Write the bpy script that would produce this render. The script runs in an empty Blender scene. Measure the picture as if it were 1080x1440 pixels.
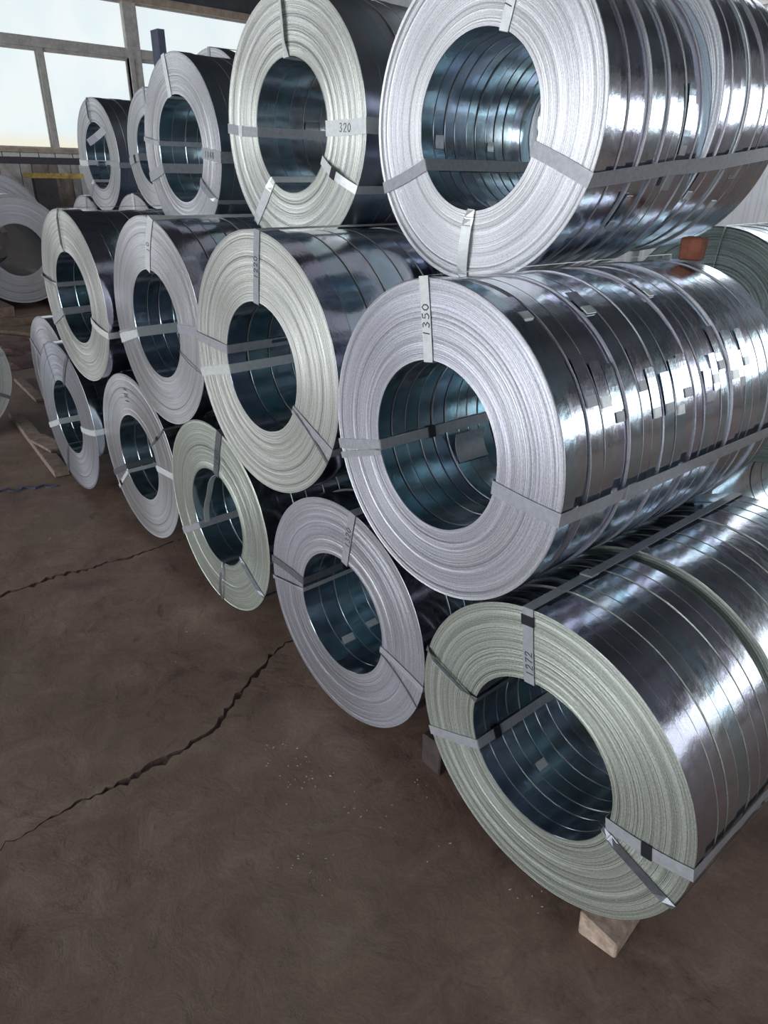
import bpy, math, random
import numpy as np
from mathutils import Matrix, Vector
random.seed(11)
rng = np.random.default_rng(11)
S = bpy.context.scene
COL = S.collection
PI = math.pi

# ---------------------------------------------------------------- camera
# X runs along the row of coils, Y along the coil axes into the stack, Z up
cam = bpy.data.cameras.new('camera')
cam.sensor_fit = 'VERTICAL'; cam.sensor_height = 36.0; cam.lens = 24.14
cam.clip_start = 0.05; cam.clip_end = 200
camo = bpy.data.objects.new('camera', cam); COL.objects.link(camo)
_f = Vector((-0.67391, 0.59269, -0.44108)).normalized()
_r = Vector((0.65435, 0.75602, 0.01612)); _r = (_r - _f * _r.dot(_f)).normalized()
_u = _r.cross(_f)
m = Matrix((( _r.x, _u.x, -_f.x, 0.0), (_r.y, _u.y, -_f.y, 0.0), (_r.z, _u.z, -_f.z, 2.0898), (0, 0, 0, 1)))
camo.matrix_world = m
S.camera = camo

# ---------------------------------------------------------------- world, exposure, daylight through the openings
W = bpy.data.worlds.new('daylight'); S.world = W; W.use_nodes = True
bg = W.node_tree.nodes['Background']
bg.inputs[0].default_value = (0.86, 0.93, 1.0, 1); bg.inputs[1].default_value = 2.2
S.view_settings.view_transform = 'Standard'; S.view_settings.look = 'None'
S.view_settings.gamma = 1.0; S.view_settings.use_curve_mapping = False
S.view_settings.exposure = 0.0

PANE_LEFT, PANE_RIGHT, PANE_BACK, SKYLIGHT = 0.88, 1.6, 4.8, 6.0
DOOR_POWER = 1400.0

def area_light(name, loc, rot, sx, sy, power, color):
    l = bpy.data.lights.new(name, 'AREA'); l.shape = 'RECTANGLE'; l.size = sx; l.size_y = sy
    l.energy = power; l.color = color
    o = bpy.data.objects.new(name, l); COL.objects.link(o); o.location = loc; o.rotation_euler = rot
    return o
# the open gate behind the photographer lets in the daylight
area_light('gate_daylight', (-3.0, -11.9, 2.9), (PI / 2, 0, 0), 13.0, 5.4, DOOR_POWER, (0.93, 0.96, 1.0))

# ---------------------------------------------------------------- materials
def mat(name):
    m = bpy.data.materials.new(name); m.use_nodes = True
    nt = m.node_tree; b = nt.nodes['Principled BSDF']
    return m, nt, b
def N(nt, t, **kw):
    n = nt.nodes.new(t)
    for k, v in kw.items(): setattr(n, k, v)
    return n
def math_(nt, op, a=None, b=None, c=None):
    n = N(nt, 'ShaderNodeMath', operation=op)
    for i, v in enumerate((a, b, c)):
        if v is None: continue
        if isinstance(v, (int, float)): n.inputs[i].default_value = v
        else: nt.links.new(v, n.inputs[i])
    return n.outputs[0]
def ramp(nt, fac, stops):
    n = N(nt, 'ShaderNodeValToRGB'); e = n.color_ramp.elements
    while len(e) < len(stops): e.new(0.5)
    for i, (p, c) in enumerate(stops): e[i].position = p; e[i].color = (*c, 1) if len(c) == 3 else c
    nt.links.new(fac, n.inputs[0]); return n.outputs[0]
def noise(nt, vec=None, scale=5, detail=2, dim='3D', w=None, rough=0.5, dist=0.0):
    n = N(nt, 'ShaderNodeTexNoise', noise_dimensions=dim)
    n.inputs['Scale'].default_value = scale; n.inputs['Detail'].default_value = detail
    n.inputs['Roughness'].default_value = rough; n.inputs['Distortion'].default_value = dist
    if vec is not None: nt.links.new(vec, n.inputs['Vector'])
    if w is not None: nt.links.new(w, n.inputs['W'])
    return n.outputs[0]
def mapr(nt, v, a, b, c, d):
    n = N(nt, 'ShaderNodeMapRange'); nt.links.new(v, n.inputs[0])
    for i, x in enumerate((a, b, c, d)): n.inputs[i + 1].default_value = x
    return n.outputs[0]
def bump(nt, b, h, strength, dist):
    n = N(nt, 'ShaderNodeBump'); n.inputs['Strength'].default_value = strength; n.inputs['Distance'].default_value = dist
    nt.links.new(h, n.inputs['Height']); nt.links.new(n.outputs[0], b.inputs['Normal']); return n
def mixc(nt, fac, a, b, blend='MIX'):
    n = N(nt, 'ShaderNodeMix', data_type='RGBA', blend_type=blend)
    if isinstance(fac, (int, float)): n.inputs[0].default_value = fac
    else: nt.links.new(fac, n.inputs[0])
    for i, v in ((6, a), (7, b)):
        if isinstance(v, tuple): n.inputs[i].default_value = (*v, 1)
        else: nt.links.new(v, n.inputs[i])
    return n.outputs[2]

def face_mat(name, dark, mid, light, freq=430, metal=0.82, rough=0.36, seed=0.0, bstr=0.5):
    """the side of a wound coil: thousands of strip edges as fine rings"""
    m, nt, b = mat(name)
    tc = N(nt, 'ShaderNodeTexCoord'); oi = N(nt, 'ShaderNodeObjectInfo')
    sp = N(nt, 'ShaderNodeSeparateXYZ'); nt.links.new(tc.outputs['Object'], sp.inputs[0])
    x2 = math_(nt, 'MULTIPLY', sp.outputs[0], sp.outputs[0]); z2 = math_(nt, 'MULTIPLY', sp.outputs[2], sp.outputs[2])
    r = math_(nt, 'SQRT', math_(nt, 'ADD', x2, z2))
    wob = noise(nt, tc.outputs['Object'], 3.0, 1)
    r2 = math_(nt, 'ADD', r, math_(nt, 'MULTIPLY', wob, 0.008))
    off = math_(nt, 'MULTIPLY', oi.outputs['Random'], 7.0)
    r2 = math_(nt, 'ADD', r2, off)
    fine = noise(nt, dim='1D', w=r2, scale=freq, detail=3, rough=0.75)
    broad = noise(nt, dim='1D', w=r2, scale=52, detail=4, rough=0.7)
    spk = noise(nt, tc.outputs['Object'], 170, 2)
    f = math_(nt, 'ADD', math_(nt, 'MULTIPLY', fine, 0.72), math_(nt, 'MULTIPLY', broad, 0.28))
    f = math_(nt, 'ADD', f, math_(nt, 'MULTIPLY', math_(nt, 'SUBTRACT', spk, 0.5), 0.20))
    c = ramp(nt, f, [(0.36, dark), (0.48, mid), (0.59, light)])
    # broad bands of another batch of strip: slightly yellow or violet
    hue = noise(nt, dim='1D', w=r2, scale=16, detail=1)
    c = mixc(nt, mapr(nt, hue, 0.4, 0.65, 0, 0.35), c, (0.52, 0.47, 0.60), 'SOFT_LIGHT')
    # dark lines where a wrap sits back: recess shade put into the colour
    ln = mapr(nt, broad, 0.30, 0.36, 0.45, 1.0)
    c = mixc(nt, 1.0, c, N2col(nt, ln), 'MULTIPLY')
    nt.links.new(c, b.inputs['Base Color'])
    b.inputs['Metallic'].default_value = metal
    nt.links.new(mapr(nt, fine, 0.3, 0.7, rough + 0.1, rough - 0.08), b.inputs['Roughness'])
    b.inputs['Anisotropic'].default_value = 0.65
    tg = N(nt, 'ShaderNodeTangent', direction_type='RADIAL', axis='Y'); nt.links.new(tg.outputs[0], b.inputs['Tangent'])
    h = math_(nt, 'ADD', fine, math_(nt, 'MULTIPLY', broad, 0.7))
    bump(nt, b, h, bstr, 0.002)
    return m
def N2col(nt, v):
    n = N(nt, 'ShaderNodeCombineColor')
    for i in range(3): nt.links.new(v, n.inputs[i])
    return n.outputs[0]

def sheet_mat(name, base, r0, r1, wav=0.12, spang=0.06, tint=None, streak=0.5):
    """zinc coated sheet: mirror-like with spangle, soft waviness and rub marks around the circumference"""
    m, nt, b = mat(name)
    tc = N(nt, 'ShaderNodeTexCoord'); oi = N(nt, 'ShaderNodeObjectInfo')
    off = N(nt, 'ShaderNodeVectorMath', operation='ADD'); nt.links.new(tc.outputs['Object'], off.inputs[0])
    cb = N(nt, 'ShaderNodeCombineXYZ'); nt.links.new(math_(nt, 'MULTIPLY', oi.outputs['Random'], 9.0), cb.inputs[1]); nt.links.new(cb.outputs[0], off.inputs[1])
    v = off.outputs[0]
    sp = N(nt, 'ShaderNodeSeparateXYZ'); nt.links.new(v, sp.inputs[0])
    lowf = noise(nt, v, 11, 2); sg = noise(nt, v, 240, 2); pat = noise(nt, v, 26, 4, rough=0.7)
    st = noise(nt, dim='1D', w=sp.outputs[1], scale=190, detail=3, rough=0.7)
    k = math_(nt, 'ADD', math_(nt, 'MULTIPLY', pat, 0.5), math_(nt, 'MULTIPLY', sg, 0.5))
    c = ramp(nt, k, [(0.3, tuple(x * 0.86 for x in base)), (0.7, tuple(min(1, x * 1.12) for x in base))])
    rnd = ramp(nt, oi.outputs['Random'], [(0.0, (0.80, 0.95, 1.0)), (0.5, (1, 1, 1)), (1.0, (0.95, 0.88, 1.0))])
    c = mixc(nt, 1.0, c, rnd, 'MULTIPLY')
    nt.links.new(c, b.inputs['Base Color']); b.inputs['Metallic'].default_value = 1.0
    rr = math_(nt, 'ADD', math_(nt, 'MULTIPLY', pat, 0.6), math_(nt, 'MULTIPLY', st, 0.4))
    nt.links.new(mapr(nt, rr, 0.3, 0.7, r0, r1), b.inputs['Roughness'])
    h = math_(nt, 'ADD', math_(nt, 'MULTIPLY', lowf, wav * 10), math_(nt, 'MULTIPLY', sg, spang))
    h = math_(nt, 'ADD', h, math_(nt, 'MULTIPLY', st, streak * 0.12))
    h = math_(nt, 'ADD', h, math_(nt, 'MULTIPLY', noise(nt, v, 75, 2), spang * 4))
    bump(nt, b, h, 0.35, 0.003)
    return m

def plain(name, c, rough=0.5, metal=0.0, var=0.25, scale=20, bstr=0.15, bdist=0.004):
    m, nt, b = mat(name)
    tc = N(nt, 'ShaderNodeTexCoord'); n = noise(nt, tc.outputs['Object'], scale, 4, rough=0.65)
    col = ramp(nt, n, [(0.3, tuple(x * (1 - var) for x in c)), (0.7, tuple(min(1, x * (1 + var)) for x in c))])
    nt.links.new(col, b.inputs['Base Color']); b.inputs['Roughness'].default_value = rough; b.inputs['Metallic'].default_value = metal
    bump(nt, b, n, bstr, bdist); return m
def emit_mat(name, c, s, c2=None):
    m, nt, b = mat(name)
    b.inputs['Base Color'].default_value = (0.12, 0.13, 0.14, 1); b.inputs['Roughness'].default_value = 0.4
    tc = N(nt, 'ShaderNodeTexCoord'); n = noise(nt, tc.outputs['Object'], 0.9, 2)
    col = ramp(nt, n, [(0.35, (c[0] * 0.90, c[1] * 0.95, c[2] * 0.98)), (0.6, c)])
    if c2:
        sp = N(nt, 'ShaderNodeSeparateXYZ'); nt.links.new(tc.outputs['Object'], sp.inputs[0])
        col = mixc(nt, mapr(nt, sp.outputs[2], 0.0, 0.30, 0.75, 0.0), col, c2)
    nt.links.new(col, b.inputs['Emission Color']); b.inputs['Emission Strength'].default_value = s
    return m

F_LAV = face_mat('edge_rings_silver', (0.22, 0.23, 0.27), (0.45, 0.46, 0.51), (0.70, 0.71, 0.76))
F_WHITE = face_mat('edge_rings_pale', (0.28, 0.29, 0.31), (0.53, 0.54, 0.56), (0.78, 0.78, 0.80), freq=360)
F_GREEN = face_mat('edge_rings_greenish', (0.17, 0.19, 0.16), (0.42, 0.46, 0.40), (0.74, 0.79, 0.71), freq=340, bstr=0.7)
F_CREAM = face_mat('edge_rings_cream', (0.26, 0.27, 0.24), (0.54, 0.56, 0.51), (0.80, 0.81, 0.77), freq=300, bstr=0.7)
F_GREEN_SHADED = face_mat('edge_rings_green_shaded', (0.10, 0.12, 0.11), (0.20, 0.24, 0.225), (0.32, 0.37, 0.34), freq=200)  # darker copy of the greenish rings, shade of the rear rank put into the colour
F_GREY = face_mat('edge_rings_grey', (0.20, 0.20, 0.21), (0.33, 0.33, 0.35), (0.46, 0.46, 0.49), freq=200)
OUT = sheet_mat('zinc_sheet', (0.58, 0.62, 0.67), 0.09, 0.24)
OUT_DULL = sheet_mat('zinc_sheet_dull', (0.48, 0.52, 0.57), 0.27, 0.34, spang=0.015, wav=0.05, streak=0.2)
BORE = sheet_mat('zinc_sheet_bore', (0.52, 0.62, 0.66), 0.12, 0.26, spang=0.03)
STRAP = plain('strap_steel', (0.36, 0.37, 0.40), 0.40, 0.3, var=0.15, scale=60, bstr=0.1)
STRAP_PALE = plain('strap_pale_zinc', (0.72, 0.75, 0.75), 0.4, 0.45, var=0.1, scale=60, bstr=0.1)
STRAP_DARK = plain('strap_dark', (0.19, 0.20, 0.22), 0.4, 0.6, var=0.2, scale=60, bstr=0.1)
SEAL_DARK = plain('seal_black', (0.018, 0.019, 0.026), 0.45, 0.3)
INK = plain('marker_ink', (0.035, 0.035, 0.06), 0.6)
WOOD = plain('old_wood', (0.13, 0.09, 0.065), 0.85, var=0.45, scale=14, bstr=0.5)
WOOD_PALE = plain('worn_wood', (0.21, 0.155, 0.125), 0.85, var=0.4, scale=18, bstr=0.5)
CHOCK = plain('dark_brown_wood', (0.05, 0.036, 0.032), 0.85, var=0.4)  # dark brown tone for the chock between the floor coils
BLOCK = plain('cut_wood_block', (0.36, 0.27, 0.21), 0.85, var=0.45, scale=25, bstr=0.5)
RUST = plain('rusty_block', (0.20, 0.065, 0.035), 0.8, var=0.4)

# ---------------------------------------------------------------- mesh helpers
def tag(o, label=None, cat=None, group=None, kind=None):
    if label: o['label'] = label
    if cat: o['category'] = cat
    if group: o['group'] = group
    if kind: o['kind'] = kind
    return o
def link(name, me, parent=None, loc=(0, 0, 0), rot=(0, 0, 0)):
    o = bpy.data.objects.new(name, me); COL.objects.link(o)
    if parent is not None: o.parent = parent
    o.location = loc; o.rotation_euler = rot
    return o
def empty(name, loc, rot=(0, 0, 0)):
    o = bpy.data.objects.new(name, None); COL.objects.link(o); o.empty_display_size = 0.1
    o.location = loc; o.rotation_euler = rot; return o
class MB:
    def __init__(s): s.v = []; s.f = []; s.mi = []; s.sm = []
    def quad(s, *i, mi=0, sm=False): s.f.append(tuple(i)); s.mi.append(mi); s.sm.append(sm)
    def box(s, lo, hi, M=None, mi=0, jit=0.0):
        b = len(s.v)
        for z in (lo[2], hi[2]):
            for x, y in ((lo[0], lo[1]), (hi[0], lo[1]), (hi[0], hi[1]), (lo[0], hi[1])):
                p = Vector((x + random.uniform(-jit, jit), y + random.uniform(-jit, jit), z + random.uniform(-jit, jit)))
                s.v.append(M @ p if M else p)
        for q in ((0, 3, 2, 1), (4, 5, 6, 7), (0, 1, 5, 4), (1, 2, 6, 5), (2, 3, 7, 6), (3, 0, 4, 7)):
            s.quad(*[b + k for k in q], mi=mi)
    def sweep(s, pts, wdir, width, ndir, th, mi=0, closed=False):
        """flat band: at every point a rectangle width along wdir, th along ndir"""
        b = len(s.v); n = len(pts)
        for p, w, d in zip(pts, wdir, ndir):
            for a, c in ((-1, -1), (1, -1), (1, 1), (-1, 1)):
                s.v.append(Vector(p) + Vector(w) * (a * width / 2) + Vector(d) * (c * th / 2))
        for i in range(n if closed else n - 1):
            j = (i + 1) % n
            for k in range(4):
                l = (k + 1) % 4
                s.quad(b + i * 4 + k, b + i * 4 + l, b + j * 4 + l, b + j * 4 + k, mi=mi)
        if not closed:
            s.quad(b + 3, b + 2, b + 1, b); e = b + (n - 1) * 4; s.quad(e, e + 1, e + 2, e + 3)
    def mesh(s, name, mats):
        me = bpy.data.meshes.new(name); me.from_pydata([tuple(v) for v in s.v], [], s.f)
        for m in mats: me.materials.append(m)
        me.polygons.foreach_set('material_index', s.mi); me.polygons.foreach_set('use_smooth', s.sm)
        me.update(); return me
    def obj(s, name, mats, parent=None, loc=(0, 0, 0), rot=(0, 0, 0)):
        return link(name, s.mesh(name, mats if isinstance(mats, (list, tuple)) else [mats]), parent, loc, rot)

def bevel_box(name, size, mats, parent=None, loc=(0, 0, 0), rot=(0, 0, 0), bev=0.006, jit=0.0):
    import bmesh
    bm = bmesh.new(); bmesh.ops.create_cube(bm, size=1)
    for v in bm.verts:
        v.co = Vector((v.co.x * size[0], v.co.y * size[1], v.co.z * size[2])) + Vector([random.uniform(-jit, jit) for _ in range(3)])
    if bev: bmesh.ops.bevel(bm, geom=bm.edges[:], offset=bev, segments=1, affect='EDGES')
    me = bpy.data.meshes.new(name); bm.to_mesh(me); bm.free(); me.materials.append(mats)
    return link(name, me, parent, loc, rot)

def ring_mesh(name, R, r, w, mats, seg=96, rings=0, amp=0.0, spiral=0.0015, lump=0.0):
    """one wound strip as a closed lathe about Y, front side at y=0, back at y=w.
    rings > 0 models that many wraps on the front side, each a little in or out."""
    bv = min(0.0015, w * 0.2)
    prof = []  # (rad, y, material for the band that starts here, sharp)
    prof.append((R, bv, 0, 0)); prof.append((R, w - bv, 0, 1)); prof.append((R - bv, w, 1, 1)); prof.append((r + bv, w, 1, 1))
    prof.append((r, w - bv, 2, 1)); prof.append((r, bv, 2, 1))
    if rings:
        rad = np.linspace(r + bv, R - bv, rings + 1)
        rad[1:-1] += rng.uniform(-0.3, 0.3, rings - 1) * (R - r) / rings
        step = np.zeros(rings + 1); lev = 0.0
        for i in range(rings + 1):                     # plateaus of a few wraps that sit a little in or out
            if rng.random() < 0.22: lev = rng.uniform(0, 1) * amp
            step[i] = lev
        for i in range(rings + 1):
            yy = 0.0 if i in (0, rings) else step[i] + rng.uniform(-0.12, 0.12) * amp
            prof.append((rad[i], yy, 1, i in (0, rings) or (i > 0 and abs(step[i] - step[i - 1]) > 0.2 * amp)))
    else:
        prof.append((r + bv, 0, 1, 1)); prof.append((R - bv, 0, 1, 1))
    P = np.array([(a, b) for a, b, _, _ in prof]); n = len(P)
    th = np.linspace(0, 2 * PI, seg, endpoint=False)
    rad = np.repeat(P[None, :, 0], seg, 0)
    if lump:
        ph = rng.uniform(0, 6.28, 3)
        rad = rad + (lump * (np.sin(2 * th + ph[0]) + 0.6 * np.sin(3 * th + ph[1]) + 0.4 * np.sin(5 * th + ph[2])))[:, None] / 2
    X = rad * np.cos(th)[:, None]; Z = rad * np.sin(th)[:, None]; Y = np.repeat(P[None, :, 1], seg, 0)
    V = np.stack([X, Y, Z], -1).reshape(-1, 3)
    i, j = np.meshgrid(np.arange(seg), np.arange(n), indexing='ij'); i2 = (i + 1) % seg; j2 = (j + 1) % n
    F = np.stack([i * n + j, i * n + j2, i2 * n + j2, i2 * n + j], -1).reshape(-1, 4)
    me = bpy.data.meshes.new(name)
    me.vertices.add(len(V)); me.vertices.foreach_set('co', V.ravel())
    me.loops.add(F.size); me.loops.foreach_set('vertex_index', F.ravel().astype(np.int32))
    me.polygons.add(len(F)); me.polygons.foreach_set('loop_start', np.arange(0, F.size, 4, dtype=np.int32))
    me.polygons.foreach_set('loop_total', np.full(len(F), 4, np.int32))
    mi = np.array([p[2] for p in prof], np.int32); me.polygons.foreach_set('material_index', np.tile(mi, seg))
    me.polygons.foreach_set('use_smooth', np.ones(len(F), bool))
    me.update(calc_edges=True)
    ev = np.empty(len(me.edges) * 2, np.int32); me.edges.foreach_get('vertices', ev); ev = ev.reshape(-1, 2)
    sh = np.array([p[3] for p in prof], bool); sh[0] = True
    a = me.attributes.new('sharp_edge', 'BOOLEAN', 'EDGE')
    a.data.foreach_set('value', (ev[:, 0] % n == ev[:, 1] % n) & sh[ev[:, 0] % n])
    for m_ in mats: me.materials.append(m_)
    me.validate(); return me

def arc_plate(R, a0, a1, y0, y1, th, lift0=0.0, lift1=0.0, seg=10):
    """bent plate following the circumference between two angles (degrees); lifts let an end spring off"""
    mb = MB(); pts = []; wd = []; nd = []
    for k in range(seg + 1):
        t = k / seg; a = math.radians(a0 + (a1 - a0) * t); rr = R + lift0 * (1 - t) ** 2 + lift1 * t ** 2
        pts.append((rr * math.cos(a), (y0 + y1) / 2, rr * math.sin(a))); wd.append((0, 1, 0)); nd.append((math.cos(a), 0, math.sin(a)))
    mb.sweep(pts, wd, y1 - y0, nd, th); return mb

DIG = {'0': [[(.3, 0), (.05, .3), (.05, .7), (.3, 1), (.55, .7), (.55, .3), (.3, 0)]],
       '1': [[(.25, 0), (.35, 1)]],
       '2': [[(.05, .75), (.2, 1), (.5, .95), (.52, .65), (.05, 0), (.6, .03)]],
       '3': [[(.05, .9), (.35, 1), (.52, .78), (.22, .54), (.55, .3), (.35, 0), (.02, .1)]],
       '4': [[(.4, 0), (.4, 1), (.02, .35), (.6, .35)]],
       '5': [[(.55, 1), (.12, .97), (.1, .58), (.45, .58), (.55, .28), (.3, 0), (.02, .1)]],
       '7': [[(.03, .97), (.58, 1), (.2, 0)]],
       '8': [[(.3, .52), (.08, .78), (.3, 1), (.52, .78), (.3, .52), (.03, .22), (.3, 0), (.57, .22), (.3, .52)]]}
def handwriting(text, height, y, rad0, theta, parent, pitch=0.85, pen=0.0032, name='handwritten_number'):
    """pen strokes running outwards along a radius"""
    mb = MB(); t = math.radians(theta); e = Vector((math.cos(t), 0, math.sin(t))); u = Vector((-math.sin(t), 0, math.cos(t)))
    s = 0.0
    for ch in text:
        for st in DIG.get(ch, []):
            pp = [e * (rad0 + s + px * height) + u * ((py - 0.5) * height) + Vector((0, y, 0)) for px, py in st]
            dirs = [(pp[min(i + 1, len(pp) - 1)] - pp[max(i - 1, 0)]).normalized() for i in range(len(pp))]
            mb.sweep(pp, [d.cross(Vector((0, 1, 0))) for d in dirs], pen, [(0, 1, 0)] * len(pp), 0.0006)
        s += height * pitch
    o = mb.obj(name, INK, parent); return o

# ---------------------------------------------------------------- a strapped bundle of strip coils
def bundle(label, C, R, r, L, yaw=0.0, tilt=0.0, face=F_LAV, n=12, irr=0.004, straps=(), seg=96, rings=44, amp=0.0012,
           sizes=None, group='strapped bundles of zinc coated strip coils', widths=None, tails=None, tabs=True, cat='coil',
           name='steel_coil_bundle', out=OUT, bore=BORE, gapk=1.0, shift=None, rot=None, drop=0.011, offset=None):
    rot = (-math.radians(tilt), 0, math.radians(yaw)) if rot is None else rot
    from mathutils import Euler
    base = Vector(C) - Euler(rot).to_matrix() @ Vector((0, 0, R))
    root = empty(name, base, rot); tag(root, label, cat, group)
    if widths is None:
        widths = [L / n * random.uniform(0.85, 1.15) for _ in range(n)]
    k = L / sum(widths); widths = [w * k for w in widths]
    y = 0.0; strips = []
    for i, w in enumerate(widths):
        gap = random.uniform(0.0012, 0.0040) * gapk
        front = i == 0
        dR = 0.0 if front else -drop - random.uniform(-1, 1) * irr
        if shift and not front: dR += shift(i, y)
        dr = 0.0 if front else random.uniform(-1.0, 0.6) * min(irr, 0.004) * 0.5 + 0.001
        off = (0, 0) if front else (random.uniform(-1, 1) * irr * 0.35, random.uniform(-1, 1) * irr * 0.35)
        if offset: off = (off[0] + offset(y)[0], off[1] + offset(y)[1])
        me = ring_mesh('strip_coil', R + dR, r + dr, w - gap, [out, face, bore], seg=seg, rings=rings if front else 0,
                       amp=amp, lump=0.0026 if not front else 0.0008)
        o = link('strip_coil', me, root, (off[0], y, R + off[1]))
        strips.append((o, R + dR, r + dr, w - gap)); y += w
    # outer tail ends with their crimped clips, and clips seen in the bore
    for i, (o, Ro, ri, w) in enumerate(strips):
        if tails and i > 0:
            a = tails(i)
            if a is not None:
                a0, a1, clip = a
                arc_plate(Ro + 0.0022, a0, a1, w * 0.08, w * 0.92, 0.0016, 0.0, 0.004).obj('tail_end', out, o)
                if clip is not None:
                    arc_plate(Ro + 0.0035, clip, clip + 3.4, w * 0.15, w * 0.85, 0.004, seg=3).obj('crimped_clip', STRAP_PALE if i % 2 else STRAP, o)
        if tabs and i > 0 and i < 9 and random.random() < 0.8:
            a0 = random.choice([random.uniform(170, 215), random.uniform(235, 300), random.uniform(330, 372)])
            arc_plate(ri - 0.0035, a0, a0 + random.uniform(5, 12), w * 0.1, w * 0.9, 0.0014, random.uniform(-0.012, 0), 0.0, seg=5).obj('inner_tail', random.choice([bore, out, STRAP_PALE]), o)
    for st in straps:
        make_strap(root, R, r, L, **st)
    root['strip_count'] = len(strips)
    return root

def make_strap(root, R, r, L, a, b=None, w=0.032, m=None, twist=0.0, seal=None, text=None, dark_seal=True, bore=True, outer=True,
               end=None, rise=0.0, skew=0.0, face_lift=0.0, sag=0.0, seal_bore=None, seal_out=None, text_h=0.021, text_at=0.35):
    """steel strap: across the front side, along the outside, down the back and home through the bore.
    a, b: angle at the outer and inner rim in degrees"""
    m = m or STRAP
    b = a if b is None else b
    A, B = math.radians(a), math.radians(b)
    c = 0.0035; Re, Ri = R + 0.004, r - 0.004; L2 = L if end is None else end
    def P(t, y, extra=0.0, sk=0.0):        # t: 0 inner .. 1 outer
        an = B + (A + sk - B) * t; rr = Ri + (Re - Ri) * t + extra
        return Vector((rr * math.cos(an), y, R + rr * math.sin(an)))
    pin, pout = P(0, 0), P(1, 0); e = (pout - pin).normalized(); tg = Vector((-e.z, 0, e.x)) * -1
    yy = -c - abs(math.sin(math.radians(twist))) * w / 2
    path = []
    # front: from the bore to the outside, width along the tangent turned by the twist
    ct, sn = math.cos(math.radians(twist)), math.sin(math.radians(twist))
    K = 9
    for k in range(K + 1):
        t = k / K; hump = math.sin(PI * t); tw = min(1, hump * 1.6)
        wd = (tg * (1 + (ct - 1) * tw) + Vector((0, -1, 0)) * sn * tw).normalized(); nd = wd.cross(e).normalized()
        path.append((P(t, -c + (yy + c) * tw - face_lift * hump), wd, nd))
    if outer:
        for k in range(1, 9):
            t = k / 8
            sk = math.radians(skew) * t; a3 = A + sk
            path.append((P(1, t * L2, 0.001 * math.sin(PI * t) + rise * min(1, max(0, (t - 0.38) * 6)), sk), Vector((math.sin(a3), 0, -math.cos(a3))), Vector((math.cos(a3), 0, math.sin(a3)))))
    if outer and end is None:
        for k in range(0, 5): path.append((P(1 - k / 4, L + c, rise * (1 - k / 4), math.radians(skew)), tg, Vector((0, 1, 0))))
    nb = len(path)
    if bore:
        for k in range(0, 9):
            t = 1 - k / 8
            path.append((P(0, t * L, -sag * math.sin(PI * t) - 0.001), tg, -e))
    mb = MB()
    closed = outer and bore and end is None
    if not closed and bore: path = path[nb:] + path[:nb]
    mb.sweep([p[0] for p in path], [p[1] for p in path], w, [p[2] for p in path], 0.0014, closed=closed)
    o = mb.obj('strap', m, root)
    def sleeve(p, d, ax, nrm, mt, ln=0.030):
        s = MB(); s.sweep([p - ax * ln / 2, p + ax * ln / 2], [d, d], w + 0.005, [nrm, nrm], 0.006); s.obj('strap_seal', mt, o)
    if seal is not None:
        sleeve(P(seal, yy - 0.001 - face_lift * math.sin(PI * seal)), tg, e, Vector((0, -1, 0)), SEAL_DARK if dark_seal else STRAP_PALE)
    if seal_bore is not None:
        sleeve(P(0, seal_bore, -0.003), tg, Vector((0, 1, 0)), e, SEAL_DARK)
    if seal_out is not None:
        sleeve(P(1, seal_out, 0.003), tg, Vector((0, 1, 0)), e, STRAP, 0.04)
    if text:
        # ink sits on top of the strap; the strokes are laid in the bundle's frame
        h = handwriting(text, text_h, yy - 0.0016 - face_lift, r + (R - r) * text_at, (a + b) / 2, o); h.location = (0, 0, R)
    return o

# ================================================================ THE SETTING
XL, XR, YB, YF, ZR = -16.5, 9.0, 13.0, -12.0, 7.0

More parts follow.
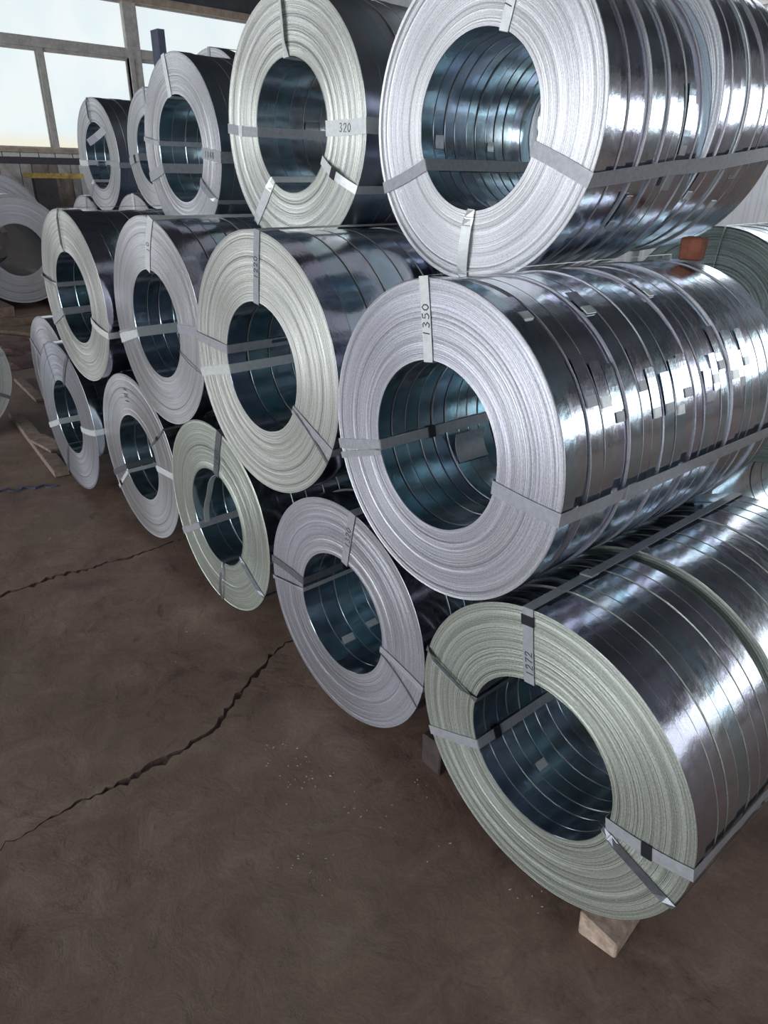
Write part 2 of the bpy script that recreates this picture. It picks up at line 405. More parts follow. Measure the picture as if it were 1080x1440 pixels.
def floor_mat():
    m, nt, b = mat('dirty_concrete')
    tc = N(nt, 'ShaderNodeTexCoord'); v = tc.outputs['Object']
    big = noise(nt, v, 1.1, 5, rough=0.62, dist=0.4); med = noise(nt, v, 6, 7, rough=0.72, dist=0.8); fine = noise(nt, v, 70, 4, rough=0.7)
    k = math_(nt, 'ADD', math_(nt, 'MULTIPLY', big, 0.42), math_(nt, 'ADD', math_(nt, 'MULTIPLY', med, 0.43), math_(nt, 'MULTIPLY', fine, 0.15)))
    c = ramp(nt, k, [(0.36, (0.085, 0.050, 0.040)), (0.47, (0.170, 0.108, 0.084)), (0.54, (0.220, 0.147, 0.115)), (0.64, (0.31, 0.225, 0.180))])
    # old scrape marks and damp, oily smudges
    smu = noise(nt, v, 4.2, 8, rough=0.78, dist=2.2)
    c = mixc(nt, mapr(nt, smu, 0.55, 0.68, 0, 0.62), c, (0.060, 0.038, 0.033))
    mp = N(nt, 'ShaderNodeMapping'); mp.inputs['Scale'].default_value = (10, 2.4, 1); mp.inputs['Rotation'].default_value = (0, 0, 0.7)
    nt.links.new(v, mp.inputs[0]); sc = noise(nt, mp.outputs[0], 2.0, 6, rough=0.75, dist=2.0)
    c = mixc(nt, mapr(nt, sc, 0.62, 0.74, 0, 0.45), c, (0.065, 0.043, 0.037))
    oli = noise(nt, v, 0.8, 3); c = mixc(nt, mapr(nt, oli, 0.45, 0.65, 0, 0.35), c, (0.175, 0.142, 0.10))
    pale = noise(nt, v, 3.1, 7, rough=0.8, dist=1.0)
    c = mixc(nt, mapr(nt, pale, 0.60, 0.76, 0, 0.5), c, (0.32, 0.25, 0.21))
    nt.links.new(c, b.inputs['Base Color']); nt.links.new(mapr(nt, med, 0.3, 0.7, 0.55, 0.85), b.inputs['Roughness'])
    h = math_(nt, 'ADD', math_(nt, 'MULTIPLY', med, 0.8), math_(nt, 'MULTIPLY', fine, 0.12))
    h = math_(nt, 'SUBTRACT', h, math_(nt, 'MULTIPLY', mapr(nt, smu, 0.55, 0.68, 0, 1), 0.25))
    bump(nt, b, h, 0.4, 0.012); return m
FLOOR = floor_mat()
CRACK = plain('crack_dirt', (0.075, 0.048, 0.040), 0.95, var=0.3, scale=40)
STEEL_DARK = plain('dark_painted_steel', (0.045, 0.04, 0.05), 0.6, var=0.3)
ROOF = plain('roof_sheet', (0.06, 0.065, 0.075), 0.75, var=0.3, scale=2)
FRAME = plain('weathered_window_frame', (0.42, 0.40, 0.38), 0.7, var=0.25, scale=8)
FRAME_T = plain('brown_window_beam', (0.36, 0.29, 0.23), 0.75, var=0.3, scale=6)
PLASTER = plain('stained_plaster', (0.36, 0.33, 0.32), 0.9, var=0.35, scale=5)
PLASTER_B = plain('brown_plaster', (0.22, 0.18, 0.16), 0.9, var=0.4, scale=5)
CORR = plain('white_cladding', (0.66, 0.67, 0.70), 0.6, var=0.06, scale=3, bstr=0.02)
LEDGE = plain('ledge_tile_glaze', (0.55, 0.57, 0.55), 0.6, var=0.15)
YELLOW = plain('yellow_paint_rusty', (0.42, 0.29, 0.07), 0.7, var=0.5, scale=9)
P_LEFT = emit_mat('frosted_pane_left', (0.92, 0.99, 1.0), PANE_LEFT, (0.98, 0.86, 0.60))
P_RIGHT = emit_mat('frosted_pane_right', (0.92, 0.97, 1.0), PANE_RIGHT)
P_BACK = emit_mat('frosted_pane_back', (0.93, 0.97, 1.0), PANE_BACK)
P_SKY = emit_mat('skylight_sheet', (0.92, 0.97, 1.0), SKYLIGHT)

# ---- floor: three slabs with two worn joints cut into it
C1 = [(0.08, -2.057, .004), (0.22, -2.053, .007), (0.348, -2.066, .010), (0.452, -2.063, .018), (0.53, -2.050, .030), (0.589, -2.060, .034), (0.66, -2.066, .036), (0.735, -2.056, .030),
      (0.80, -2.073, .022), (0.868, -2.071, .026), (0.953, -2.107, .022), (1.03, -2.165, .026), (1.113, -2.205, .034), (1.19, -2.262, .026), (1.272, -2.296, .024), (1.36, -2.352, .018), (1.46, -2.388, .012)]
C2 = [(0.30, -3.74, .012), (0.508, -3.726, .022), (0.58, -3.74, .026), (0.654, -3.727, .030), (0.76, -3.745, .036), (0.887, -3.732, .034), (1.0, -3.70, .020), (1.1, -3.71, .018), (1.203, -3.685, .020), (1.34, -3.70, .015), (1.485, -3.706, .012)]
def crack_at(pts, y, seed):
    if y <= pts[0][0]: d = pts[0][0] - y; return pts[0][1] + 0.02 * math.sin(y * 2.1 + seed), max(0.003, pts[0][2] - d * 0.05)
    if y >= pts[-1][0]: d = y - pts[-1][0]; return pts[-1][1] + 0.03 * math.sin(d * 1.7), max(0.003, pts[-1][2] - d * 0.03)
    for (y0, x0, w0), (y1, x1, w1) in zip(pts, pts[1:]):
        if y0 <= y <= y1:
            t = (y - y0) / (y1 - y0); return x0 + (x1 - x0) * t, w0 + (w1 - w0) * t
ys = sorted(set([YF, -8, -5, -3, -2, -1.2] + [round(-0.8 + 0.022 * k, 3) for k in range(112)] + [2.0, 3, 5, 8, YB]))
mb = MB(); rows = []
for y in ys:
    row = [(XL, y, 0)]
    for pts, sd in ((C2, 1.0), (C1, 2.0)):
        cx, w = crack_at(pts, y, sd); w *= 1.1 * (0.25 + 1.2 * rng.random()); cx += rng.uniform(-0.011, 0.011)
        row += [(cx - w / 2, y, 0), (cx - w * 0.2, y, -0.006 - w * 0.15), (cx + w * 0.2, y, -0.006 - w * 0.15), (cx + w / 2, y, 0)]
    row.append((XR, y, 0)); rows.append(row)
nc = len(rows[0])
for row in rows: mb.v += [Vector(p) for p in row]
for i in range(len(rows) - 1):
    for k in range(nc - 1):
        mb.quad(i * nc + k, i * nc + k + 1, (i + 1) * nc + k + 1, (i + 1) * nc + k, mi=1 if k in (1, 2, 3, 5, 6, 7) else 0)
tag(mb.obj('floor', [FLOOR, CRACK]), kind='structure')

# ---- left wall with its band of factory windows
wl = empty('wall_left', (XL, 0, 0)); tag(wl, kind='structure')
mb = MB(); mb.box((-0.3, YF, 0), (0, YB, 2.17)); mb.obj('wall_base', PLASTER_B, wl)
mb = MB(); mb.box((-0.3, YF, 5.30), (0.0, YB, ZR)); mb.obj('upper_wall', ROOF, wl)
mb = MB(); mb.box((-0.3, YF, 2.17), (0.05, YB, 2.286)); mb.obj('steel_channel', STEEL_DARK, wl)
mb = MB(); mb.box((-0.30, YF, 2.286), (-0.02, YB, 2.374)); mb.obj('ledge_core', PLASTER_B, wl)
y = 2.6
while y < 7.6:
    w = random.uniform(0.31, 0.37)
    bevel_box('ledge_tile', (0.05, w - 0.02, 0.080), LEDGE, wl, (0.005, y + w / 2, 2.33), bev=0.004); y += w
y = 3.0; k = 0
while y < 8.2:                                       # patched boards and plaster slabs under the windows
    w = random.uniform(0.16, 0.42); top = 2.165; bot = random.choice([0.9, 1.2, 1.75, 1.95, 0.6])
    bevel_box('wall_board', (0.03, w - 0.012, top - bot), random.choice([PLASTER, PLASTER, CORR, PLASTER_B, PLASTER]), wl, (0.016, y + w / 2, (top + bot) / 2), bev=0.003, jit=0.004); y += w
mb = MB(); mb.box((-0.34, YF, 2.374), (0.10, YB, 2.449)); tag(mb.obj('trim_1', FRAME_T), kind='structure').location = (XL, 0, 0)
mb = MB(); mb.box((-0.25, YF, 4.20), (0.06, YB, 4.34)); mb.box((-0.25, YF, 4.17), (0.0, YB, 4.36)); tag(mb.obj('trim_2', FRAME), kind='structure').location = (XL, 0, 0)
mb = MB(); mb.box((-0.3, YF, 5.17), (0.10, YB, 5.31)); tag(mb.obj('trim_3', FRAME_T), kind='structure').location = (XL, 0, 0)
wn = 0
def bar(mbx, x0, x1, y0, y1, z0, z1): mbx.box((x0, y0, z0), (x1, y1, z1))
BAY = 3.80
for b in range(-4, 2):
    y0 = 7.25 + BAY * b; wn += 1
    w = empty('window_%d' % wn, (XL, y0, 2.449)); tag(w, kind='structure')
    mb = MB(); bar(mb, -0.25, 0.08, -0.14, 0.14, -0.07, 2.72); bar(mb, -0.2, 0.12, -0.14, -0.05, -0.07, 1.74); mb.obj('post', FRAME, w)
    mb = MB(); bar(mb, -0.12, 0.03, BAY / 2 - 0.055, BAY / 2 + 0.055, 0, 1.75); mb.obj('mullion', FRAME, w)
    for a, c in ((0.14, BAY / 2 - 0.055), (BAY / 2 + 0.055, BAY - 0.14)):
        mb = MB(); bar(mb, -0.10, -0.02, a, c, 0.0, 0.035); bar(mb, -0.10, -0.02, a, c, 1.69, 1.73); bar(mb, -0.10, -0.02, a, a + 0.03, 0.035, 1.69); bar(mb, -0.10, -0.02, c - 0.03, c, 0.035, 1.69)
        fr = mb.obj('sash', FRAME, w)
        mb = MB(); mb.box((-0.07, a + 0.03, 0.0), (-0.06, c - 0.03, 1.655)); mb.obj('pane', P_LEFT, fr, loc=(0, 0, 0.035))
    mb = MB(); bar(mb, -0.10, -0.02, 0.14, BAY - 0.14, 1.90, 1.93); bar(mb, -0.10, -0.02, 0.14, BAY - 0.14, 2.69, 2.72); fr = mb.obj('sash', FRAME, w)
    mb = MB(); mb.box((-0.07, 0.14, 1.93), (-0.06, BAY - 0.14, 2.69)); mb.obj('pane', P_LEFT, fr)

# ---- right wall, back wall, front wall, ceiling
wr = empty('wall_right', (XR, 0, 0)); tag(wr, kind='structure')
mb = MB(); mb.box((0, YF, 0), (0.3, YB, 2.2)); mb.box((0, YF, 5.6), (0.3, YB, ZR)); mb.obj('wall_panel', PLASTER, wr)
for b in range(6):
    y0 = YF + 0.2 + b * 4.13; wn += 1
    w = empty('window_%d' % wn, (XR, y0, 2.2)); tag(w, kind='structure')
    mb = MB(); bar(mb, -0.05, 0.25, -0.2, 0.12, 0, 3.4); bar(mb, 0, 0.1, 2.0, 2.1, 0, 3.4); bar(mb, 0, 0.1, 0.1, 3.95, 1.65, 1.75); mb.obj('frame', FRAME, w)
    mb = MB(); mb.box((0.12, 0.12, 0.0), (0.14, 3.93, 3.4)); mb.obj('pane', P_RIGHT, w)
wb = empty('wall_back', (0, YB, 0)); tag(wb, kind='structure')
def corrugated(x0, x1, z0, z1, pitch=0.18):
    mb = MB(); x = x0; n = 0; prof = []
    while x < x1:
        for dx, dy in ((0, 0), (0.09, 0), (0.11, -0.03), (0.16, -0.03)): prof.append((min(x + dx, x1), dy))
        x += pitch
    prof.append((x1, 0))
    for px, py in prof: mb.v += [Vector((px, py, z0)), Vector((px, py, z1))]
    for i in range(len(prof) - 1): mb.quad(2 * i, 2 * i + 2, 2 * i + 3, 2 * i + 1)
    return mb
for x0, x1, z0, z1 in ((XL, -8.6, 0, ZR), (-8.6, -3.2, 0, 4.55), (-8.6, -3.2, 6.2, ZR), (-3.2, 1.6, 0, ZR), (1.6, 9.0, 0, 2.3), (1.6, 9.0, 4.9, ZR)):
    corrugated(x0, x1, z0, z1).obj('cladding_sheet', CORR if x0 < 0 else PLASTER, wb)
for (x0, x1, z0, z1, nx) in ((-8.6, -3.2, 4.55, 6.2, 4), (1.6, 9.0, 2.3, 4.9, 4)):
    wn += 1; w = empty('window_%d' % wn, (x0, YB, z0)); tag(w, kind='structure')
    dx = (x1 - x0) / nx; mb = MB()
    for i in range(nx + 1): bar(mb, i * dx - 0.06, i * dx + 0.06, -0.06, 0.1, 0, z1 - z0)
    bar(mb, 0, x1 - x0, -0.06, 0.1, 0, 0.1); bar(mb, 0, x1 - x0, -0.06, 0.1, z1 - z0 - 0.1, z1 - z0); mb.obj('frame', FRAME, w)
    for i in range(nx):
        mb = MB(); mb.box((i * dx + 0.06, 0.02, 0.1), ((i + 1) * dx - 0.06, 0.04, z1 - z0 - 0.1)); mb.obj('pane', P_BACK, w)
mb = MB(); mb.box((XL, YF - 0.3, 0), (-9.6, YF, ZR)); mb.box((3.6, YF - 0.3, 0), (XR, YF, ZR)); mb.box((-9.6, YF - 0.3, 5.7), (3.6, YF, ZR))
tag(mb.obj('wall_front', PLASTER), kind='structure')
ce = empty('ceiling', (0, 0, ZR)); tag(ce, kind='structure')
SKX0, SKX1, SKY0, SKY1 = -7.0, -3.2, 7.6, 12.4
for x0, x1, y0, y1 in ((XL, SKX0, YF, YB), (SKX1, XR, YF, YB), (SKX0, SKX1, YF, SKY0), (SKX0, SKX1, SKY1, YB)):
    mb = MB(); mb.box((x0, y0, 0), (x1, y1, 0.1)); mb.obj('roof_sheet', ROOF, ce)
for i in range(3):
    d = (SKX1 - SKX0) / 3; mb = MB(); mb.box((SKX0 + i * d + 0.05, SKY0, 0.03), (SKX0 + (i + 1) * d - 0.05, SKY1, 0.05)); mb.obj('skylight', P_SKY, ce)
for yb in (-8, -4, 0, 4, 7.3, 12.6):
    mb = MB(); mb.box((XL, yb - 0.08, -0.35), (XR, yb + 0.08, 0.0)); mb.box((XL, yb - 0.16, -0.37), (XR, yb + 0.16, -0.34)); mb.obj('roof_beam', STEEL_DARK, ce)
for xb in (-12, -9, -7.05, -5.1, -3.15, 0, 3, 6):
    mb = MB(); mb.box((xb - 0.04, YF, -0.14), (xb + 0.04, YB, 0.0)); mb.obj('purlin', STEEL_DARK, ce)

# ================================================================ THE COILS
G = 'strapped bundles of zinc coated strip coils'
D = {'B1': (-0.828, 1.348, 0.542, 0.49, 0.256, -1.14, -0.23), 'M1': (-1.320, 1.343, 1.379, 0.47, 0.25, -1.8, 0.28),
     'T1': (-1.734, 1.89, 2.243, 0.488, 0.258, -0.42, -0.07), 'T2': (-2.779, 1.876, 2.264, 0.49, 0.252, 1.5, -0.25),
     'T3': (-3.83, 1.88, 2.19, 0.439, 0.252, -0.42, -0.2), 'T4': (-5.875, 2.63, 2.233, 0.4275, 0.244, 0.42, -0.05),
     'T5': (-7.07, 2.652, 2.198, 0.465, 0.27, 0.84, -0.07), 'M4': (-4.298, 1.347, 1.414, 0.479, 0.254, 0.78, -0.15),
     'M3': (-3.302, 1.398, 1.413, 0.492, 0.255, 0, 0.2), 'M2': (-2.296, 1.366, 1.408, 0.5, 0.248, 0.18, 0.12),
     'B2': (-1.802, 1.363, 0.53, 0.479, 0.252, 0.12, 0.2), 'B3': (-2.813, 1.376, 0.558, 0.488, 0.249, -0.66, -0.03),
     'B4': (-3.808, 1.403, 0.557, 0.499, 0.256, 0.72, 0), 'B5': (-4.832, 1.338, 0.556, 0.512, 0.252, 0.36, 0.05)}
def put(key, label, L, **kw):
    x, y, z, R, r, yaw, tilt = D[key]
    return bundle(label, (x, y, z), R, r, L, yaw, tilt, **kw)

# bottom row, from the near right end to the far left
def b1_shift(i, y): return 0.0 if not 0.44 < y < 0.56 else (-0.03 if y < 0.49 else 0.008)
put('B1', 'large yellowish coil bundle nearest the camera, wedged by a wood block', 1.22, face=F_GREEN, n=21, irr=0.0010, shift=b1_shift, rings=54, seg=128, drop=0.004,
    straps=[dict(a=101, b=103, w=0.036, seal=0.84, text='1272', text_h=0.024, text_at=0.1, seal_out=0.28, m=STRAP), dict(a=166, b=168, w=0.024, twist=70, m=STRAP_DARK),
            dict(a=-154, b=-152, w=0.034, seal_bore=0.09), dict(a=0.5, b=-9, w=0.040, seal=0.50), dict(a=-17, b=-15, w=0.020, twist=60, m=STRAP_DARK)])
put('B2', 'silver coil on the floor marked 1320, second from the near end', 1.13, face=F_LAV, n=14, irr=0.004, rings=50, seg=112,
    straps=[dict(a=80, b=82, w=0.036, text='1320', text_h=0.026), dict(a=175, b=172, w=0.034, m=STRAP_DARK, seal_bore=0.22), dict(a=-174, b=-178, w=0.018, twist=30, m=STRAP), dict(a=-8, b=-5, w=0.028, m=STRAP),
            dict(a=-20, b=-9, w=0.005, m=STRAP_DARK, outer=False, bore=False)])
b3 = put('B3', 'greenish coil on the floor marked 140 with a loose strip across its bore', 1.12, face=F_GREEN, n=13, irr=0.006, rings=36, amp=0.003,
    straps=[dict(a=76, b=80, w=0.045, text='140', text_h=0.034, m=STRAP_DARK, text_at=0.25), dict(a=-150, b=-149, w=0.036), dict(a=-31, b=-31, w=0.016, twist=50, m=STRAP_DARK), dict(a=-93, b=-84, w=0.012, twist=40, m=STRAP_DARK, face_lift=0.015)])
mb = MB(); pts = []
for k in range(13):
    t = k / 12; a = math.radians(82 + 128 * t); rr = 0.243 - 0.10 * math.sin(PI * t)
    pts.append(Vector((rr * math.cos(a), 0.015 + 0.03 * t, rr * math.sin(a))))
dr = [(pts[min(i + 1, 12)] - pts[max(i - 1, 0)]).normalized() for i in range(13)]
mb.sweep(pts, [Vector((0, 1, 0))] * 13, 0.03, [d.cross(Vector((0, 1, 0))) for d in dr], 0.0015); mb.obj('loose_strip', STRAP_PALE, b3, (0, 0, D['B3'][3]))
b4 = put('B4', 'silver coil on the floor with 121 written straight on its rings', 1.12, face=F_WHITE, n=13, irr=0.005, rings=40, amp=0.002,
    straps=[dict(a=-152, b=-151, w=0.036, m=STRAP_DARK), dict(a=-141, b=-143, w=0.024, m=STRAP_PALE, seal=0.75), dict(a=35, b=33, w=0.012, m=STRAP_DARK, seal=0.5), dict(a=4, b=4, w=0.038, m=STRAP_PALE)])
handwriting('121', 0.04, -0.004, 0.33, 96, b4, pen=0.005).location = (0, 0, D['B4'][3])
put('B5', 'lavender coil on the floor at the far left, a bright strap across its bore', 1.10, face=F_LAV, n=12, irr=0.005, rings=34,
    straps=[dict(a=63, b=77, w=0.03, m=STRAP_DARK), dict(a=-159, b=-158, w=0.04, m=STRAP_PALE), dict(a=3, b=-4, w=0.038, m=STRAP_PALE), dict(a=-115, b=-114, w=0.012, twist=50, m=STRAP_DARK), dict(a=116, b=120, w=0.008, twist=30, m=STRAP_DARK)])
bundle('farthest shiny coil of the floor row, half hidden behind the lavender coil', (-5.90, 1.58, 0.552), 0.495, 0.255, 0.92, 0.5, 0, face=F_WHITE, n=10, rings=30, amp=0.004,
       straps=[dict(a=150, b=150, w=0.03), dict(a=30, b=30, w=0.03)])

# middle row
random.seed(5)
def m1_tails(i):
    if i in (2, 3, 4, 6, 7, 8, 9, 10, 12, 13, 14, 15, 16, 17):
        a = random.uniform(14, 27); return (a, a + random.uniform(11, 19), a + random.uniform(-4, 3))
    if i in (1, 5, 11): a = random.uniform(56, 66); return (a, a + 9, a - 2)
    return None
def m1_shift(i, y): return (0.002, -0.002, 0.001, 0.003, -0.004, 0.0)[i % 6]
m1 = put('M1', 'big silver coil bundle marked 1350 with bright tail ends on its side', 1.20, face=F_LAV, n=22, irr=0.003, rings=56, seg=128, tails=m1_tails, shift=m1_shift, gapk=2.0,
    straps=[dict(a=98, b=97, w=0.036, text='1350', text_h=0.027, m=STRAP_PALE, text_at=0.30), dict(a=-165, b=-165, w=0.034, seal_bore=0.22), dict(a=-160, b=-160, w=0.022, bore=False, outer=False, m=STRAP),
            dict(a=-6, b=-9, w=0.040, seal_out=0.30)])
arc_plate(0.243, 202, 226, 0.30, 0.44, 0.0014, -0.03, 0.0).obj('inner_tail', STRAP, m1, (0, 0, D['M1'][3]))
arc_plate(0.240, 300, 322, 0.36, 0.42, 0.0014, -0.05, 0.0).obj('inner_tail', STRAP, m1, (0, 0, D['M1'][3]))
put('M2', 'cream ringed coil in the middle tier with 1220 on its top strap', 1.12, face=F_CREAM, gapk=2.4, n=11, irr=0.0015, rings=46, amp=0.0018, seg=112, drop=0.013,
    straps=[dict(a=85, b=88, w=0.036, text='1220', text_h=0.024), dict(a=175, b=173, w=0.036, face_lift=0.006), dict(a=-167, b=-168, w=0.038, m=STRAP_PALE), dict(a=-25, b=-26, w=0.034), dict(a=-31, b=-25, w=0.012, m=STRAP_DARK, outer=False, bore=False)])
put('M3', 'smooth silver coil in the middle tier with a pale strap on top', 1.10, face=F_WHITE, gapk=2.2, n=15, irr=0.0015, rings=50, amp=0.0008, drop=0.013,
    straps=[dict(a=79, b=91, w=0.050, m=STRAP_PALE, text='10', text_h=0.03), dict(a=-167, b=-167, w=0.010, bore=False), dict(a=-163, b=-163, w=0.05, m=STRAP_PALE, outer=False), dict(a=5, b=5, w=0.042), dict(a=-18, b=-19, w=0.005, m=STRAP_DARK, outer=False, bore=False, face_lift=0.01)])
put('M4', 'leftmost coil of the front middle tier, a thin dark strap line at its top', 1.12, face=F_CREAM, n=11, irr=0.003, rings=36, amp=0.0018, drop=0.013,
    straps=[dict(a=89, b=93, w=0.014, twist=70, m=STRAP_DARK), dict(a=170, b=169, w=0.026, twist=40, m=STRAP, face_lift=0.012), dict(a=-156, b=-155, w=0.042), dict(a=-17, b=-21, w=0.036, m=STRAP_PALE, face_lift=0.01)])

# top row
def t1_tails(i):
    if i in (8,): return (-8, 14, -10)
    if i in (4, 11, 15): a = random.uniform(-40, -20); return (a, a + 14, a)
    return None
def t1_shift(i, y): return (0.002, -0.003)[i % 2]
def t1_offset(y): return (0.034, 0.050) if y > 0.55 else (0.0, 0.0)
t1 = put('T1', 'big pale coil bundle marked 14 at the near end of the top tier', 1.10, face=F_WHITE, n=20, irr=0.003, rings=56, seg=128, shift=t1_shift, offset=t1_offset, tails=t1_tails, gapk=1.8,
    straps=[dict(a=73, b=69, w=0.036, text='14', text_h=0.03, m=STRAP_PALE, text_at=0.22), dict(a=-156, b=-152, w=0.040), dict(a=-91, b=-88, w=0.034, twist=35, m=STRAP_PALE, face_lift=0.012, bore=False), dict(a=-19, b=-17, w=0.044, seal_out=0.42, rise=0.024, skew=13)])
put('T2', 'pale coil of the top tier with a bright strap marked 320 at its right', 0.52, face=F_CREAM, n=6, irr=0.0015, rings=44, amp=0.002, out=OUT_DULL, seg=112, drop=0.004,
    straps=[dict(a=93, b=91, w=0.040, m=STRAP_PALE, twist=25), dict(a=179, b=183, w=0.040, seal=0.55, m=STRAP, dark_seal=False), dict(a=-1, b=-3, w=0.056, m=STRAP_PALE, text='320', text_h=0.030), dict(a=-28, b=-30, w=0.034, m=STRAP_PALE, face_lift=0.02, seal=0.45), dict(a=-128, b=-125, w=0.036, twist=25, m=STRAP_PALE)])
put('T3', 'narrow faced coil of the top tier marked 1148 at its right', 0.50, face=F_WHITE, n=6, irr=0.0015, rings=40, amp=0.002, out=OUT_DULL, drop=0.004,
    straps=[dict(a=101, b=101, w=0.040, m=STRAP_PALE), dict(a=172, b=172, w=0.024, face_lift=0.012), dict(a=-162, b=-159, w=0.050), dict(a=-5, b=-4, w=0.052, text='1148', text_h=0.03, text_at=0.15), dict(a=-33, b=-34, w=0.024, twist=40, face_lift=0.01)])
put('T4', 'pale coil of the rear top tier, half hidden behind the narrow faced coil', 0.55, face=F_WHITE, n=6, rings=30, out=OUT_DULL, drop=0.004,
    straps=[dict(a=-169, b=-169, w=0.056, seal=0.4), dict(a=90, b=90, w=0.03), dict(a=-20, b=-20, w=0.03)])
t5 = put('T5', 'far left coil of the rear top tier with a loose flap standing off its bore', 0.55, face=F_WHITE, n=6, rings=30, out=OUT_DULL, drop=0.004,
    straps=[dict(a=97, b=100, w=0.026, twist=50, m=STRAP_DARK), dict(a=-174, b=-168, w=0.050, m=STRAP_PALE), dict(a=-9, b=-12, w=0.045), dict(a=-133, b=-129, w=0.030, twist=40)])
mb = MB(); mb.sweep([Vector((0.27, -0.012, 0.205)), Vector((0.16, -0.05, 0.15)), Vector((0.02, -0.075, 0.105))], [Vector((-0.35, -0.3, 0.75)).normalized()] * 3, 0.06, [Vector((0.4, 0.7, 0.5)).normalized()] * 3, 0.002)
mb.obj('loose_flap', STRAP, t5, (0, 0, D['T5'][3]))
bundle('rear top tier coil, only its pale crown showing above the narrow faced coil', (-4.82, 2.63, 2.285), 0.53, 0.26, 0.55, 0, 0, face=F_WHITE, n=5, rings=20, straps=[dict(a=88, b=88, w=0.03)])

# second rank behind the stack
bundle('rear middle tier coil whose crown shows under the far left top coil', (-7.57, 2.63, 1.370), 0.49, 0.254, 0.95, 0, 0, face=F_WHITE, n=6, rings=24, straps=[dict(a=80, b=80, w=0.03), dict(a=140, b=140, w=0.03)])
bundle('rear middle tier coil with a bright strap on its crown', (-6.36, 2.63, 1.405), 0.50, 0.254, 0.95, 0, 0, face=F_WHITE, n=6, rings=24, straps=[dict(a=88, b=88, w=0.05, m=STRAP_PALE)])
bundle('rear middle tier coil in the gap below the half hidden top coil', (-5.34, 2.64, 1.385), 0.485, 0.254, 0.95, 0, 0, face=F_WHITE, n=6, rings=24, straps=[dict(a=88, b=88, w=0.03)])
bundle('rear middle tier coil deep behind the leftmost front coil', (-4.33, 2.64, 1.385), 0.485, 0.254, 0.95, 0, 0, face=F_WHITE, n=6, rings=12, straps=[dict(a=88, b=88, w=0.03)])
bundle('greenish grey coil at the right edge, behind the bundle marked 1350', (-1.70, 3.72, 1.395), 0.49, 0.25, 1.1, 0, 0, face=F_GREEN_SHADED, n=12, irr=0.006, rings=44, amp=0.003, seg=112, straps=[dict(a=88, b=90, w=0.012, twist=60, m=STRAP_PALE), dict(a=20, b=20, w=0.03)])
for i, x in enumerate((-8.07, -6.97, -5.90, -4.86, -3.84, -2.22, -1.18)):
    bundle(('rear floor row coil under the far left crown', 'rear floor row coil between the two far left crowns', 'rear floor row coil straight behind the farthest coil of the front row', 'rear floor row coil behind the lavender coil',
            'rear floor row coil behind the coil with 121 on its rings', 'rear floor row coil deep behind the silver coil marked 1320', 'dim rear floor row coil at the right edge, past the large yellowish bundle')[i],
           (x, 2.66 if i < 5 else 3.72, 0.512), 0.465, 0.255, 1.0, 0, 0, face=F_GREEN_SHADED if i == 6 else F_LAV, n=6, rings=10, seg=64, tabs=False)

# ---------------------------------------------------------------- other coils on the left
def big_coil(label, C, R, r, L, face, out, n=1):
    return bundle(label, C, R, r, L, rot=(0, 0, PI / 2), face=face, n=n, rings=26, amp=0.004, out=out, tabs=False, group=None, name='wide_steel_coil', drop=0.0)
big_coil('very large plain grey coil at the left edge, facing the camera', (-12.6, 3.24, 0.915), 0.81, 0.39, 1.9, F_GREY, OUT_DULL)
big_coil('taller dark coil right behind the very large grey coil', (-14.56, 3.35, 1.05), 1.01, 0.45, 0.75, F_GREY, OUT_DULL)
bundle('dusty pale coil on the floor cut off by the left edge, near the plank', (-6.40, 0.84, 0.555), 0.55, 0.255, 0.42, rot=(0, 0, PI / 2), face=F_CREAM, n=5, rings=30, amp=0.004, out=OUT_DULL, group=None, straps=[dict(a=-25, b=-22, w=0.03, m=STRAP_DARK), dict(a=15, b=15, w=0.03, m=STRAP)], name='dusty_steel_coil')

# ---------------------------------------------------------------- timber under and between the coils
def timber(label, loc, size, rotz=0, m=WOOD, cat='timber', name='timber_beam', group=None, jit=0.004, bev=0.006):
    o = bevel_box(name, size, m, None, loc, (0, 0, rotz), bev=bev, jit=jit); return tag(o, label, cat, group)
timber('pale worn wood block wedged under the large yellowish bundle', (-0.555, 1.565, 0.036), (0.125, 0.42, 0.072), 0.08, BLOCK, 'block', 'wood_block', jit=0.008)
timber('dark wood chock standing between the two nearest floor coils', (-1.36, 1.585, 0.075), (0.10, 0.26, 0.15), 0.05, CHOCK, 'block', 'wood_chock')
timber('front timber bearer under the whole front floor row', (-3.45, 1.80, 0.022), (5.2, 0.12, 0.044), 0, WOOD, 'timber', 'timber_bearer')
timber('rear timber bearer under the whole front floor row', (-3.45, 2.25, 0.022), (5.2, 0.12, 0.044), 0, WOOD, 'timber', 'timber_bearer')
timber('front timber bearer under the rear floor row', (-5.9, 2.86, 0.022), (5.2, 0.12, 0.044), 0, WOOD, 'timber', 'timber_bearer')
timber('rear timber bearer under the rear floor row', (-5.9, 3.40, 0.022), (5.2, 0.12, 0.044), 0, WOOD, 'timber', 'timber_bearer')
timber('front timber bearer under the rear coils at the right edge', (-1.7, 3.95, 0.022), (1.9, 0.12, 0.044), 0, WOOD, 'timber', 'timber_bearer')
timber('rear timber bearer under the rear coils at the right edge', (-1.7, 4.5, 0.022), (1.9, 0.12, 0.044), 0, WOOD, 'timber', 'timber_bearer')
timber('rusty red brown block lying between the tiers at the right edge', (-1.215, 2.47, 1.876), (0.075, 0.06, 0.075), 0.1, RUST, 'block', 'rusty_block')
timber('long weathered plank on the floor by the dusty pale coil', (-6.05, 1.385, 0.03), (1.75, 0.11, 0.055), -0.08, WOOD_PALE, 'plank', 'wood_plank')
timber('short plank lying on the long weathered plank', (-5.78, 1.40, 0.075), (0.42, 0.14, 0.03), 0.12, WOOD_PALE, 'plank', 'wood_plank')
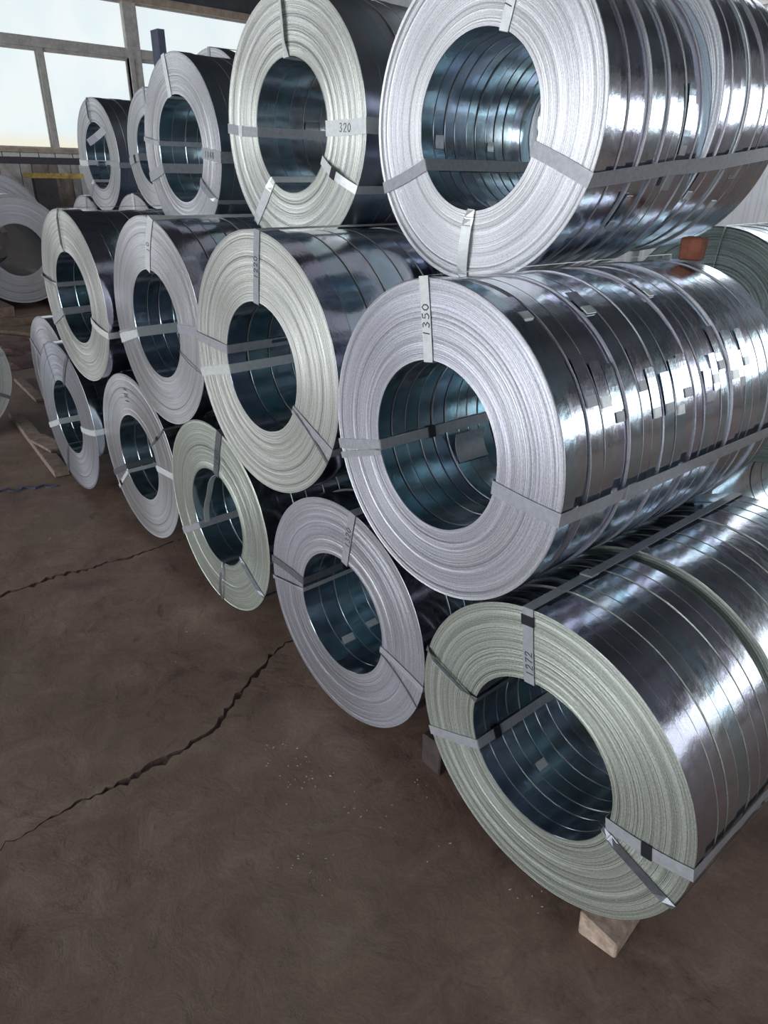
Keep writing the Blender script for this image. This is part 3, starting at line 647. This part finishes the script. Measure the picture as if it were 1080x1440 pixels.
timber('thin pale batten on the floor behind the dusty coil', (-7.70, 1.80, 0.02), (0.95, 0.09, 0.04), -0.06, WOOD_PALE, 'batten', 'wood_batten')
for i, (yy, lb) in enumerate(((2.75, 'left skid under the very large grey coil'), (3.75, 'right skid under the very large grey coil'))):
    timber(lb, (-13.0, yy, 0.08), (1.9, 0.22, 0.155), 0, WOOD, 'skid', 'timber_skid')
timber('dark timber lying before the very large grey coil', (-11.4, 2.9, 0.05), (0.16, 1.6, 0.10), 0.25, WOOD, 'timber', 'timber_beam')
timber('brown board lying askew before the very large grey coil', (-10.75, 2.55, 0.03), (0.9, 0.25, 0.05), 0.5, WOOD, 'board', 'wood_board')

# crumpled dark sheet and a blue cord on the floor at the left
mb = MB(); nx, ny = 14, 8
for j in range(ny + 1):
    for i in range(nx + 1):
        e = min(i, nx - i, j, ny - j); h = 0.004 + (0.03 + 0.10 * rng.random() if e > 0 else 0.0) * (0.4 + 0.6 * math.sin(PI * i / nx))
        mb.v.append(Vector((-1.0 + 2.0 * i / nx + rng.uniform(-.04, .04), -0.45 + 0.9 * j / ny + rng.uniform(-.04, .04), h)))
for j in range(ny):
    for i in range(nx): a = j * (nx + 1) + i; mb.quad(a, a + 1, a + nx + 2, a + nx + 1, sm=False)
tag(mb.obj('crumpled_sheet', plain('dark_red_tarp', (0.09, 0.05, 0.05), 0.7, var=0.4), None, (-9.7, 2.05, 0), (0, 0, 0.25)), 'dark reddish crumpled sheet on the floor at the left edge', 'sheet')
mb = MB(); pts = []
for k in range(40):
    t = k / 39; pts.append(Vector((-5.20 + 0.16 * t + 0.025 * math.sin(t * 21) , 0.82 + 0.40 * t + 0.02 * math.sin(t * 33), 0.006 + 0.004 * math.sin(t * 60))))
ds = [(pts[min(i + 1, 39)] - pts[max(i - 1, 0)]).normalized() for i in range(40)]
mb.sweep(pts, [d.cross(Vector((0, 0, 1))).normalized() for d in ds], 0.012, [Vector((0, 0, 1))] * 40, 0.008)
tag(mb.obj('blue_cord', plain('blue_fibre', (0.045, 0.06, 0.12), 0.7)), 'frayed blue cord lying on the floor at the left', 'cord')

# ---------------------------------------------------------------- steel rack by the left wall, stanchion behind the stack
rk = empty('steel_rack', (-15.4, 4.95, 0)); tag(rk, 'rusty yellow beam on dark posts below the window sill', 'rack')
mb = MB(); mb.box((-0.05, -0.62, 1.92), (0.05, 1.4, 2.005)); mb.obj('beam', YELLOW, rk)
for yy in (-0.38, 1.1): bevel_box('post', (0.14, 0.42, 1.92), STEEL_DARK, rk, (0, yy + 0.1, 0.96), bev=0.01)
sp = empty('steel_stanchion', (-5.392, 2.565, 0)); tag(sp, 'dark blue grey steel post sticking up behind the narrow faced top coil', 'post')
mb = MB(); mb.box((-0.058, -0.025, 0), (0.058, 0.025, 2.965)); mb.obj('shaft', plain('blue_grey_steel', (0.06, 0.07, 0.11), 0.5, 0.3), sp)
bevel_box('foot_plate', (0.2, 0.1, 0.01), STEEL_DARK, sp, (0, 0, 0.005), bev=0)

# ---------------------------------------------------------------- swarf and paint chips on the floor
mb = MB()
spots = [(-1.394, 1.147, 10, .05), (-1.722, 1.02, 22, .07), (-1.311, 1.358, 5, .03), (-1.288, 0.875, 8, .04), (-1.68, 1.1, 12, .06), (-1.36, 0.84, 6, .04), (-4.244, 0.929, 2, .02), (-1.05, 1.25, 4, .05), (-2.75, 1.1, 3, .06), (-0.75, 1.33, 6, .05)]
for x, y, n, s in spots:
    for _ in range(n):
        px, py = x + random.gauss(0, s), y + random.gauss(0, s * 0.8); a = random.uniform(0, 6.3); l = random.uniform(0.001, 0.0042); w = random.uniform(0.0006, 0.0016)
        Mx = Matrix.Translation((px, py, 0.0005)) @ Matrix.Rotation(a, 4, 'Z')
        mb.box((-l, -w, 0), (l, w, random.uniform(0.001, 0.003)), Mx)
tag(mb.obj('metal_chips', plain('pale_chips', (0.45, 0.41, 0.37), 0.6)), 'tiny pale chips scattered on the brown floor', 'chips', kind='stuff')
